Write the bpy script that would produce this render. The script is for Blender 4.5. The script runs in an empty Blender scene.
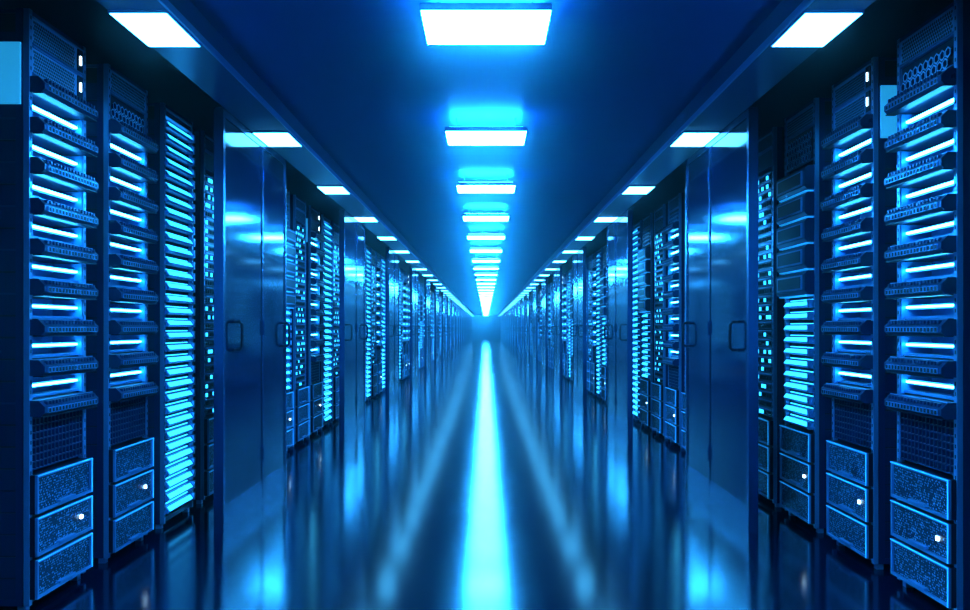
import bpy, math, random
from mathutils import Vector
random.seed(7)
sc = bpy.context.scene
sc.view_settings.view_transform = 'Standard'
sc.view_settings.look = 'None'
sc.view_settings.exposure = 0.0
sc.view_settings.gamma = 0.9

# ------------------------------------------------------------ materials
def mat(name, col, metallic=0.0, rough=0.4, emis=None, estr=0.0, spec=0.5, ior=1.5, noise=0.0, nscale=8.0, bump=0.0):
    m = bpy.data.materials.new(name); m.use_nodes = True
    nt = m.node_tree; b = nt.nodes['Principled BSDF']
    b.inputs['Base Color'].default_value = (*col, 1)
    b.inputs['Metallic'].default_value = metallic
    b.inputs['Roughness'].default_value = rough
    b.inputs['IOR'].default_value = ior
    b.inputs['Specular IOR Level'].default_value = spec
    if emis:
        b.inputs['Emission Color'].default_value = (*emis, 1)
        b.inputs['Emission Strength'].default_value = estr
    if noise > 0 or bump > 0:
        tc = nt.nodes.new('ShaderNodeTexCoord')
        n = nt.nodes.new('ShaderNodeTexNoise'); n.inputs['Scale'].default_value = nscale
        n.inputs['Detail'].default_value = 4
        nt.links.new(tc.outputs['Object'], n.inputs['Vector'])
        if noise > 0:
            r = nt.nodes.new('ShaderNodeMapRange')
            r.inputs['To Min'].default_value = max(0.02, rough - noise)
            r.inputs['To Max'].default_value = rough + noise
            nt.links.new(n.outputs['Fac'], r.inputs['Value'])
            nt.links.new(r.outputs['Result'], b.inputs['Roughness'])
        if bump > 0:
            bp = nt.nodes.new('ShaderNodeBump'); bp.inputs['Strength'].default_value = bump
            bp.inputs['Distance'].default_value = 0.01
            nt.links.new(n.outputs['Fac'], bp.inputs['Height'])
            nt.links.new(bp.outputs['Normal'], b.inputs['Normal'])
    return m

LC = (0.03, 0.42, 1.0)
M = {}
M['frame']  = mat('rack_frame_metal', (0.01,0.035,0.12), 0.6, 0.33, spec=0.3)
M['side']   = mat('rack_side_panel', (0.006,0.022,0.075), 0.3, 0.40, noise=0.08, spec=0.35)
M['rail']   = mat('rack_rail_steel', (0.16,0.38,0.66), 0.7, 0.3)
M['hole']   = mat('hole_black', (0.001,0.002,0.006), 0, 0.6)
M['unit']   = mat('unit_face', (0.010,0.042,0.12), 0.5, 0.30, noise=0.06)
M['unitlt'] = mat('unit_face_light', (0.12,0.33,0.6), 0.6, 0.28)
M['perf']   = mat('perforated_sheet', (0.18,0.46,0.75), 0.3, 0.34)
M['dark']   = mat('unit_dark', (0.002,0.008,0.026), 0.3, 0.38)
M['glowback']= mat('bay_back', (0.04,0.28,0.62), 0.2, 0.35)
M['tube']   = mat('led_tube', (0.5,0.8,1), 0, 0.4, (0.06,0.6,1.0), 24.0)
M['blade']  = mat('blade_led', (0.3,0.7,1), 0, 0.4, (0.03,0.48,1.0), 3.2)
M['edge']   = mat('edge_outline_glow', (0.3,0.7,1), 0, 0.4, (0.012,0.34,0.85), 0.85)  # bright edge outlines put in as thin emissive strips
M['dot']    = mat('status_led', (1,1,1), 0, 0.4, (0.5,0.8,1.0), 9.0)
M['plate']  = mat('pale_plate_glow', (0.2,0.5,0.7), 0, 0.4, (0.02,0.33,0.62), 0.85)  # pale blank side plate, its lit look put in as weak emission
M['lamp']   = mat('lamp_diffuser', (0.8,0.9,1), 0, 0.4, LC, 210.0)
M['uplamp'] = mat('lamp_uplight', (0.8,0.9,1), 0, 0.4, LC, 60.0)
M['slamp']  = mat('side_lamp_diffuser', (0.8,0.9,1), 0, 0.4, (0.08,0.53,1.0), 16.0)
M['house']  = mat('lamp_housing', (0.1,0.3,0.6), 0.5, 0.4)
M['door']   = mat('door_gloss', (0.003,0.018,0.065), 0.5, 0.10, noise=0.02, nscale=2, spec=0.25)
M['doorfr'] = mat('door_frame', (0.014,0.075,0.2), 0.8, 0.25)
M['handle'] = mat('handle_dark', (0.002,0.006,0.018), 0.0, 0.35)
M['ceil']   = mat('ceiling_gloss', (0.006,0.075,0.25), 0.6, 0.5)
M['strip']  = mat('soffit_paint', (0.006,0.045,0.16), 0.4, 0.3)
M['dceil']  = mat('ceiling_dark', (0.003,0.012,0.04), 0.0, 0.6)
M['wall']   = mat('wall_paint', (0.006,0.03,0.12), 0.0, 0.6)
MK = list(M.keys()); MI = {k:i for i,k in enumerate(MK)}
nt=M['ceil'].node_tree; bb=nt.nodes['Principled BSDF']
bb.inputs['Anisotropic'].default_value=0.93
tg=nt.nodes.new('ShaderNodeTangent'); tg.direction_type='UV_MAP'; tg.uv_map='uv'
nt.links.new(tg.outputs[0],bb.inputs['Tangent'])

def floor_mat():
    m = bpy.data.materials.new('floor_polished'); m.use_nodes=True
    nt=m.node_tree; b=nt.nodes['Principled BSDF']
    b.inputs['Base Color'].default_value=(0.0006,0.002,0.012,1)
    b.inputs['Metallic'].default_value=0.0
    b.inputs['IOR'].default_value=1.9
    tc=nt.nodes.new('ShaderNodeTexCoord')
    n=nt.nodes.new('ShaderNodeTexNoise'); n.inputs['Scale'].default_value=1.5; n.inputs['Detail'].default_value=3
    nt.links.new(tc.outputs['Object'],n.inputs['Vector'])
    r=nt.nodes.new('ShaderNodeMapRange'); r.inputs['To Min'].default_value=0.12; r.inputs['To Max'].default_value=0.15
    nt.links.new(n.outputs['Fac'],r.inputs['Value']); nt.links.new(r.outputs['Result'],b.inputs['Roughness'])
    return m
FLOOR = floor_mat()

# ------------------------------------------------------------ mesh builder
class MB:
    def __init__(s): s.v=[]; s.f=[]; s.m=[]
    def box(s,x0,x1,y0,y1,z0,z1,k):
        i=len(s.v)
        s.v += [(x0,y0,z0),(x1,y0,z0),(x1,y1,z0),(x0,y1,z0),(x0,y0,z1),(x1,y0,z1),(x1,y1,z1),(x0,y1,z1)]
        s.f += [(i,i+3,i+2,i+1),(i+4,i+5,i+6,i+7),(i,i+1,i+5,i+4),(i+1,i+2,i+6,i+5),(i+2,i+3,i+7,i+6),(i+3,i,i+4,i+7)]
        s.m += [MI[k]]*6
    def quad(s,p,k):
        i=len(s.v); s.v+=p; s.f.append(tuple(range(i,i+len(p)))); s.m.append(MI[k])
    def ngx(s,x,y,z,r,k,n=6,a=0.0):
        s.quad([(x,y+r*math.cos(a+2*math.pi*j/n),z+r*math.sin(a+2*math.pi*j/n)) for j in range(n)],k)
    def prism(s,prof,y0,y1,k):
        i=len(s.v); n=len(prof)
        s.v+=[(x,y0,z) for x,z in prof]+[(x,y1,z) for x,z in prof]
        s.f.append(tuple(range(i,i+n))); s.m.append(MI[k])
        s.f.append(tuple(range(i+2*n-1,i+n-1,-1))); s.m.append(MI[k])
        for j in range(n):
            a=(j+1)%n
            s.f.append((i+j,i+n+j,i+n+a,i+a)); s.m.append(MI[k])
    def tube(s,pts,r,k,n=8):
        pts=[Vector(p) for p in pts]; rings=[]
        for q,p in enumerate(pts):
            d=(pts[min(q+1,len(pts)-1)]-pts[max(q-1,0)]).normalized()
            up=Vector((0,1,0)); a=d.cross(up).normalized(); b=d.cross(a).normalized()
            i=len(s.v); rings.append(i)
            for j in range(n):
                t=2*math.pi*j/n; s.v.append(tuple(p+a*r*math.cos(t)+b*r*math.sin(t)))
        for q in range(len(rings)-1):
            for j in range(n):
                a=(j+1)%n; s.f.append((rings[q]+j,rings[q]+a,rings[q+1]+a,rings[q+1]+j)); s.m.append(MI[k])
        for rr in (rings[0],rings[-1]):
            s.f.append(tuple(range(rr,rr+n))); s.m.append(MI[k])
    def mesh(s,name):
        me=bpy.data.meshes.new(name); me.from_pydata(s.v,[],s.f)
        used=sorted(set(s.m)); remap={u:i for i,u in enumerate(used)}
        for u in used: me.materials.append(M[MK[u]])
        me.polygons.foreach_set('material_index',[remap[x] for x in s.m]); me.update()
        return me
def add(name,me,loc=(0,0,0),rz=0.0):
    o=bpy.data.objects.new(name,me); o.location=loc; o.rotation_euler=(0,0,rz)
    sc.collection.objects.link(o); return o

# ------------------------------------------------------------ racks  (front at x=0 facing +x, y 0..W)
W=0.56; D=0.85; HR=2.65
A0=0.03; A1=W-0.03
def carcass(b):
    for y0,y1 in ((0,0.028),(W-0.028,W)):
        b.box(-0.025,0.0,y0,y1,0.03,HR,'rail')
        b.box(-D,-D+0.03,y0,y1,0.03,HR,'frame')
        z=0.07
        while z<HR-0.03:
            b.quad([(0.001,y0+0.009,z),(0.001,y1-0.009,z),(0.001,y1-0.009,z+0.016),(0.001,y0+0.009,z+0.016)],'hole')
            z+=0.0445
    for y0 in (0.004,W-0.016):
        b.box(-D+0.03,-0.03,y0+0.003,y0+0.009,0.06,HR-0.02,'hole')
        z=0.06
        while z<HR-0.1:
            b.box(-D+0.03,-0.03,y0,y0+0.012,z,z+0.088,'side'); z+=0.096
        b.box(-0.06,-0.028,y0-0.003,y0+0.015,0.03,HR,'frame')
        b.box(-0.46,-0.43,y0-0.003,y0+0.015,0.03,HR,'frame')
    b.box(-D,-0.0,0.001,W-0.001,HR-0.02,HR-0.004,'frame')
    b.box(-D,-0.02,0.002,W-0.002,0.03,0.06,'frame')
    b.box(-D,-D+0.012,0.03,W-0.03,0.06,HR-0.02,'dark')
    for x in (-0.04,-D+0.04):
        for y in (0.03,W-0.03):
            b.box(x-0.018,x+0.018,y-0.018,y+0.018,0.0,0.03,'rail')
def ledge(b,z,h=0.070):
    p=0.065
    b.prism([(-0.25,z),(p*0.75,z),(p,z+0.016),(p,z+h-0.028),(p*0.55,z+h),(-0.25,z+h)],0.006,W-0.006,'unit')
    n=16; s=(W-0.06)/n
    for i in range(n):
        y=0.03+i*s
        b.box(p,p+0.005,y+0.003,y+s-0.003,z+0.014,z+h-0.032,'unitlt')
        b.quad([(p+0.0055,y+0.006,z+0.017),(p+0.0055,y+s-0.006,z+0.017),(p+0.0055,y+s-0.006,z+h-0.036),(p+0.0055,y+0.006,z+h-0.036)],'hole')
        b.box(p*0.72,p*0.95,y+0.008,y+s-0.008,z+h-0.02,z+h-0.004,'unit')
    b.box(p*0.5,p*0.58,0.01,W-0.01,z+h-0.001,z+h+0.003,'rail')
    b.box(p*0.2,p*0.9,0.006,W-0.006,z-0.005,z,'dark')
def glowbay(b,z0,z1):
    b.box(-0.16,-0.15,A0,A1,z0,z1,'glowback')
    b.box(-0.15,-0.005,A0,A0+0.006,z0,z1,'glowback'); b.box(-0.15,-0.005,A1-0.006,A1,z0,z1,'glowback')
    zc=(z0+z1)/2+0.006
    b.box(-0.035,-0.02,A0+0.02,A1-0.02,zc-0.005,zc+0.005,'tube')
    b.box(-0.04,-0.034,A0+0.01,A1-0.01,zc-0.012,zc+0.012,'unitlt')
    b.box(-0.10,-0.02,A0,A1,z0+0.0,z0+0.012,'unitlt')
def perf(b,z0,z1,r=0.009,frame=True,leds=0,y0=A0,y1=A1,base='perf'):
    b.box(-0.3,-0.004,y0,y1,z0+0.003,z1-0.003,base)
    if frame:
        b.box(-0.004,0.004,y0,y1,z1-0.010,z1-0.004,'unitlt'); b.box(-0.004,0.004,y0,y1,z0+0.004,z0+0.010,'unitlt')
    dx=r*2.35; dz=dx*0.87; row=0; z=z0+0.012+r
    lim=y1-0.01-(0.07 if leds else 0)
    while z<z1-0.010-r:
        y=y0+0.012+r+(dx/2 if row%2 else 0)
        while y<lim-r:
            b.ngx(-0.003,y,z,r,'hole',6,math.pi/6); y+=dx
        z+=dz; row+=1
    if leds:
        b.box(-0.004,0.003,y1-0.06,y1-0.012,z0+0.012,z1-0.012,'dark')
        b.box(0.003,0.007,y1-0.044,y1-0.032,(z0+z1)/2-0.022,(z0+z1)/2+0.022,'dot')
def hexcell(b,z0,z1):
    b.box(-0.3,-0.012,A0,A1,z0+0.003,z1-0.003,'dark')
    r=0.026; dx=r*1.9; dz=dx*0.87; row=0; z=z0+0.006+r
    while z<z1-r:
        y=A0+0.006+r+(dx/2 if row%2 else 0)
        while y<A1-r:
            n=6
            po=[(0.0,y+r*math.cos(math.pi/6+j*math.pi/3),z+r*math.sin(math.pi/6+j*math.pi/3)) for j in range(n)]
            pi=[(0.0,y+.68*r*math.cos(math.pi/6+j*math.pi/3),z+.68*r*math.sin(math.pi/6+j*math.pi/3)) for j in range(n)]
            pb=[(-0.012,p[1],p[2]) for p in pi]
            for j in range(n):
                a=(j+1)%n
                b.quad([po[j],po[a],pi[a],pi[j]],'perf'); b.quad([pi[j],pi[a],pb[a],pb[j]],'unit')
            y+=dx
        z+=dz; row+=1
    b.box(-0.012,0.004,A0,A1,z1-0.008,z1-0.003,'unitlt'); b.box(-0.012,0.004,A0,A1,z0+0.003,z0+0.008,'unitlt')
def grid(b,z0,z1):
    b.box(-0.25,-0.015,A0,A1,z0,z1,'dark')
    n=14
    for i in range(n+1):
        y=A0+(A1-A0)*i/n; b.box(-0.015,-0.004,max(A0,y-0.004),min(A1,y+0.004),z0,z1,'unit')
    k=int((z1-z0)/0.032)
    for i in range(k+1):
        z=z0+(z1-z0-0.006)*i/k; b.box(-0.015,-0.003,A0,A1,z,z+0.006,'unit')
def drawer(b,z0,z1,dot=False):
    g=0.008; z0+=g; z1-=g; x=0.022
    b.box(-0.5,x,0.006,W-0.006,z0,z1,'dark')
    t=0.013
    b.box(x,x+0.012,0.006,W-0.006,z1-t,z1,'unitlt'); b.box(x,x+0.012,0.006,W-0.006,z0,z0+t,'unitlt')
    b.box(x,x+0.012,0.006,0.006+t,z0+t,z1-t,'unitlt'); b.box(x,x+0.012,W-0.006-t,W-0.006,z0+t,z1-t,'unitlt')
    b.box(x+0.012,x+0.016,0.008,W-0.008,z1-0.005,z1-0.001,'edge')
    b.box(x+0.012,x+0.016,W-0.012,W-0.008,z0+0.002,z1-0.006,'edge')
    r=0.0052; dx=r*2.5; row=0; z=z0+t+0.008
    while z<z1-t-r:
        y=0.006+t+0.008+(dx/2 if row%2 else 0)
        while y<W-0.006-t-r:
            b.ngx(x+0.002,y+random.uniform(-.0025,.0025),z+random.uniform(-.002,.002),r*random.uniform(.5,1.1),'perf' if random.random()<0.6 else 'unit',5,random.random()*3); y+=dx
        z+=dx*0.87; row+=1
    b.box(x,x+0.02,W*0.36,W*0.64,z0+t+0.004,z0+t+0.014,'unitlt')
    if dot:
        b.box(x+0.002,x+0.01,W*0.8-0.009,W*0.8+0.009,(z0+z1)/2-0.009,(z0+z1)/2+0.009,'dot')
def blade(b,z,h,seed=0):
    b.box(-0.4,-0.03,A0,A1,z+0.004,z+h-0.004,'dark')
    b.prism([(-0.03,z+0.008),(0.012,z+0.008),(0.02,z+0.02),(0.0,z+h*0.62),(-0.03,z+h*0.62)],A0+0.004,A1-0.004,'unitlt')
    b.prism([(0.0215,z+0.022),(0.0225,z+0.023),(0.0045,z+h*0.6),(0.003,z+h*0.6)],A0+0.02,A1-0.05,'blade')
    b.box(-0.03,0.026,A1-0.035,A1-0.008,z+0.006,z+h-0.02,'unitlt')
    b.box(-0.028,-0.022,A0+0.02,A1-0.02,z+h*0.72,z+h*0.8,'blade')
def slim(b,z,h,n=0):
    b.box(-0.4,-0.006,A0,A1,z+0.003,z+h-0.003,'unit')
    b.box(-0.006,0.006,A0+0.01,A1-0.01,z+h-0.014,z+h-0.006,'unitlt')
    k=8
    for i in range(k):
        y=A0+0.03+i*(A1-A0-0.06)/k
        kk='blade' if random.random()<0.27 else 'hole'
        b.box(-0.006,-0.001,y,y+0.035,z+0.012,z+h-0.024,kk)
def bulk(b,z0,z1):
    c=0.02; x=0.06
    b.prism([(-0.3,z0+0.006),(x-c,z0+0.006),(x,z0+0.006+c),(x,z1-0.008-c),(x-c,z1-0.008),(-0.3,z1-0.008)],0.01,W-0.01,'unit')
    b.box(x,x+0.006,0.05,W-0.05,z0+0.035,z1-0.035,'unitlt')
    b.box(x+0.006,x+0.008,0.07,W-0.07,z0+0.045,z1-0.045,'dark')
    b.box(-0.01,0.045,A0,A1,z0-0.003,z0+0.004,'edge')
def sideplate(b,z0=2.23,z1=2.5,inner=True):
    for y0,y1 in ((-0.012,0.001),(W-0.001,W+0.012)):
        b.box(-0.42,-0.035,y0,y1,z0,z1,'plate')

def rackA(seed,hexa,plate,leds,dots):
    random.seed(seed); b=MB(); carcass(b)
    if hexa:
        perf(b,2.51,2.63,0.008); hexcell(b,2.37,2.51)
    else:
        perf(b,2.50,2.63,0.007,leds=leds); perf(b,2.37,2.50,0.007,leds=leds)
    n=9; zt=2.285; p=0.178
    for i in range(n):
        z=zt-i*p; ledge(b,z)
        if i<n-1: glowbay(b,z-p+0.077,z-0.004)
    grid(b,0.62,zt-(n-1)*p-0.01)
    for j in range(3): drawer(b,0.05+j*0.187,0.05+(j+1)*0.187,dot=(j in dots))
    if plate: sideplate(b)
    return b.mesh('server_rack_mesh')
def rackB(seed):
    random.seed(seed); b=MB(); carcass(b)
    perf(b,2.57,2.63,0.007)
    z=0.08; h=0.078
    while z+h<2.58: blade(b,z,h); z+=h
    return b.mesh('blade_rack_mesh')
def rackC(seed,dots):
    random.seed(seed); b=MB(); carcass(b)
    perf(b,2.50,2.63,0.008); hexcell(b,2.28,2.50)
    for j in range(5): bulk(b,1.45+j*0.16,1.45+(j+1)*0.16)
    z=0.62
    while z+0.075<1.45: blade(b,z,0.075); z+=0.075
    for j in range(3): drawer(b,0.05+j*0.187,0.05+(j+1)*0.187,dot=(j in dots))
    return b.mesh('mixed_rack_mesh')
def rackD(seed):
    random.seed(seed); b=MB(); carcass(b)
    perf(b,2.52,2.63,0.008); perf(b,2.38,2.52,0.008,leds=0)
    z=0.62
    while z+0.062<2.36:
        slim(b,z,0.062); z+=0.062
    for j in range(3): drawer(b,0.05+j*0.187,0.05+(j+1)*0.187,dot=False)
    return b.mesh('network_rack_mesh')
A1m=rackA(1,False,True,1,(1,)); A2m=rackA(2,True,False,0,(1,)); A3m=rackA(3,False,True,1,(1,)); Bm=rackB(4); Cm=rackC(5,(1,)); Dm=rackD(6)
A4m=rackA(8,True,False,0,(1,))
P=4.68; offs=[3.94,4.765,5.59,6.38,7.12,7.80]
NM=21; XF=2.0
def place(side):
    for m in range(-1,NM):
        for i,o in enumerate(offs):
            y=o+m*P
            if y<-2.6: continue
            if m==0:
                seq=[A1m,A2m,Bm,Dm,A2m,Dm] if side<0 else [A4m,A3m,Cm,Dm,A2m,Bm]
            elif m%2==1:
                seq=[Cm,Dm,A1m,Bm,Dm,A2m] if side<0 else [Dm,A2m,Dm,Cm,Bm,Dm]
            else:
                seq=[A1m,A2m,Bm,Dm,A2m,Bm] if side<0 else [A4m,A1m,Cm,Bm,A2m,Dm]
            me=seq[i]
            if m==-1 and i==5: me=Bm
            if side<0: add('server_rack',me,(-XF,y,0),0)
            else: add('server_rack',me,(XF,y-0.12+W,0),math.pi)
place(-1); place(1)

# ------------------------------------------------------------ aisle doors
ZS=2.594
ZD=ZS-0.003
def door_mesh():
    b=MB(); T=0.045; L=1.73; s=0.98
    b.box(-T-0.01,0.004,0,0.035,0,ZD,'doorfr'); b.box(-T-0.01,0.004,L-0.035,L,0,ZD,'doorfr')
    b.box(-T,0.0,0.035,L-0.035,ZD-0.05,ZD,'doorfr'); b.box(-T,0.0,0.035,L-0.035,0,0.03,'doorfr')
    for y0,y1 in ((0.039,s-0.004),(s+0.004,L-0.039)):
        b.box(-T+0.006,-0.004,y0,y1,0.034,ZD-0.054,'door')
        b.box(-0.004,0.002,y0,y0+0.012,0.034,ZD-0.054,'doorfr'); b.box(-0.004,0.002,y1-0.012,y1,0.034,ZD-0.054,'doorfr')
        b.box(-0.004,0.0,y0+0.012,y1-0.012,0.034,0.16,'doorfr')
    for y in (0.26,L-0.10):
        z0,z1=1.11,1.29
        pts=[(-0.004,y,z0),(0.03,y,z0),(0.045,y,z0+0.015),(0.048,y,(z0+z1)/2),(0.045,y,z1-0.015),(0.03,y,z1),(-0.004,y,z1)]
        b.tube(pts,0.010,'handle')
    for z in (0.3,1.2,2.3):
        b.tube([(0.004,s,z),(0.004,s,z+0.1)],0.009,'doorfr')
    return b.mesh('aisle_door_mesh')
DMm=door_mesh()
def door_mesh_r():
    me=DMm.copy(); 
    for v in me.vertices: v.co.x=-v.co.x
    me.flip_normals(); return me
DMr=door_mesh_r()
nd=1
for m in range(-1,NM):
    y=5.47+m*P
    if y>-2.9:
        add('door_%d'%nd,DMm,(-1.6,y,0)); add('door_%d'%(nd+1),DMr,(1.6,y,0)); nd+=2

# ------------------------------------------------------------ room shell
Y0=-3.2; Y1=offs[0]+NM*P+0.4
XW=3.05
def slab(name,x0,x1,y0,y1,z0,z1,k,mt=None):
    b=MB(); b.box(x0,x1,y0,y1,z0,z1,k); me=b.mesh(name)
    if mt: me.materials[0]=mt
    return add(name,me)
slab('floor',-XW-0.1,XW+0.1,Y0-0.1,Y1+0.1,-0.1,0,'wall',FLOOR)
slab('wall_left',-XW-0.1,-XW,Y0,Y1,0,3.1,'wall'); slab('wall_right',XW,XW+0.1,Y0,Y1,0,3.1,'wall')
slab('wall_back',-XW,XW,Y1,Y1+0.1,0,3.1,'wall'); slab('wall_front',-XW,XW,Y0-0.1,Y0,0,3.1,'wall')
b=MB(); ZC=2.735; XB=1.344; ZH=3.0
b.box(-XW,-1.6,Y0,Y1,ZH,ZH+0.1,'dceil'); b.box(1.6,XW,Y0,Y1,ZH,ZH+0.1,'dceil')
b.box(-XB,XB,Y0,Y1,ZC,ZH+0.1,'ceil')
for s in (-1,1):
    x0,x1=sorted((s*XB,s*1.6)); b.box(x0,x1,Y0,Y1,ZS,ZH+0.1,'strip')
cme=b.mesh('ceiling_mesh')
uv=cme.uv_layers.new(name='uv')
for lp in cme.loops:
    co_=cme.vertices[lp.vertex_index].co
    uv.data[lp.index].uv=(co_.y*0.1+co_.z*0.001, co_.x*0.1+co_.z*0.1)
add('ceiling',cme)
for s,n in ((-1,'trim_1'),(1,'trim_2')):
    b=MB(); x0,x1=sorted((s*(XB-0.012),s*(XB)))
    b.box(x0,x1,Y0,Y1,ZS-0.004,ZS+0.03,'rail'); add(n,b.mesh(n))

# ------------------------------------------------------------ lamps
def lamp_mesh(w,l,hang,dk):
    b=MB(); t=0.03 if hang else 0.012
    f=0.006
    b.box(-w/2-f,w/2+f,-l/2-f,l/2+f,0.004,t,'house')
    b.box(-w/2-f,-w/2,-l/2-f,l/2+f,-0.001,0.004,'house'); b.box(w/2,w/2+f,-l/2-f,l/2+f,-0.001,0.004,'house')
    b.box(-w/2,w/2,-l/2-f,-l/2,-0.001,0.004,'house'); b.box(-w/2,w/2,l/2,l/2+f,-0.001,0.004,'house')
    b.box(-w/2,w/2,-l/2,l/2,-0.003,0.004,dk)
    if hang:
        b.box(-w/2+0.02,w/2-0.02,-l/2+0.02,l/2-0.02,t,t+0.006,'uplamp')
        for x in (-w*0.38,w*0.38):
            b.box(x-0.004,x+0.004,-0.004,0.004,t,ZC-ZS+0.0,'rail')
    return b.mesh('ceiling_lamp_mesh')
LM=lamp_mesh(0.55,0.446,True,'lamp'); LS=lamp_mesh(0.24,0.446,False,'slamp')
y=4.03-2*2.34
while y<Y1-0.5:
    add('pendant_lamp',LM,(0,y,ZS))
    for s in (-1,1): add('ceiling_lamp',LS,(s*1.472,y,ZS-0.012))
    y+=2.34

# ------------------------------------------------------------ world + camera
w=bpy.data.worlds.new('world'); sc.world=w; w.use_nodes=True
w.node_tree.nodes['Background'].inputs['Color'].default_value=(0.01,0.03,0.1,1)
vs=w.node_tree.nodes.new('ShaderNodeVolumeScatter')
vs.inputs['Color'].default_value=(0.45,0.85,1,1); vs.inputs['Density'].default_value=0.0075; vs.inputs['Anisotropy'].default_value=0.96
w.node_tree.links.new(vs.outputs[0],w.node_tree.nodes['World Output'].inputs['Volume'])
cam=bpy.data.cameras.new('camera'); co=bpy.data.objects.new('camera',cam); sc.collection.objects.link(co)
cam.sensor_width=36; cam.lens=900*36/970; cam.shift_y=23/970; cam.shift_x=-1/970; cam.clip_end=300
co.location=(0,0,1.25); co.rotation_euler=(math.pi/2,0,0); sc.camera=co
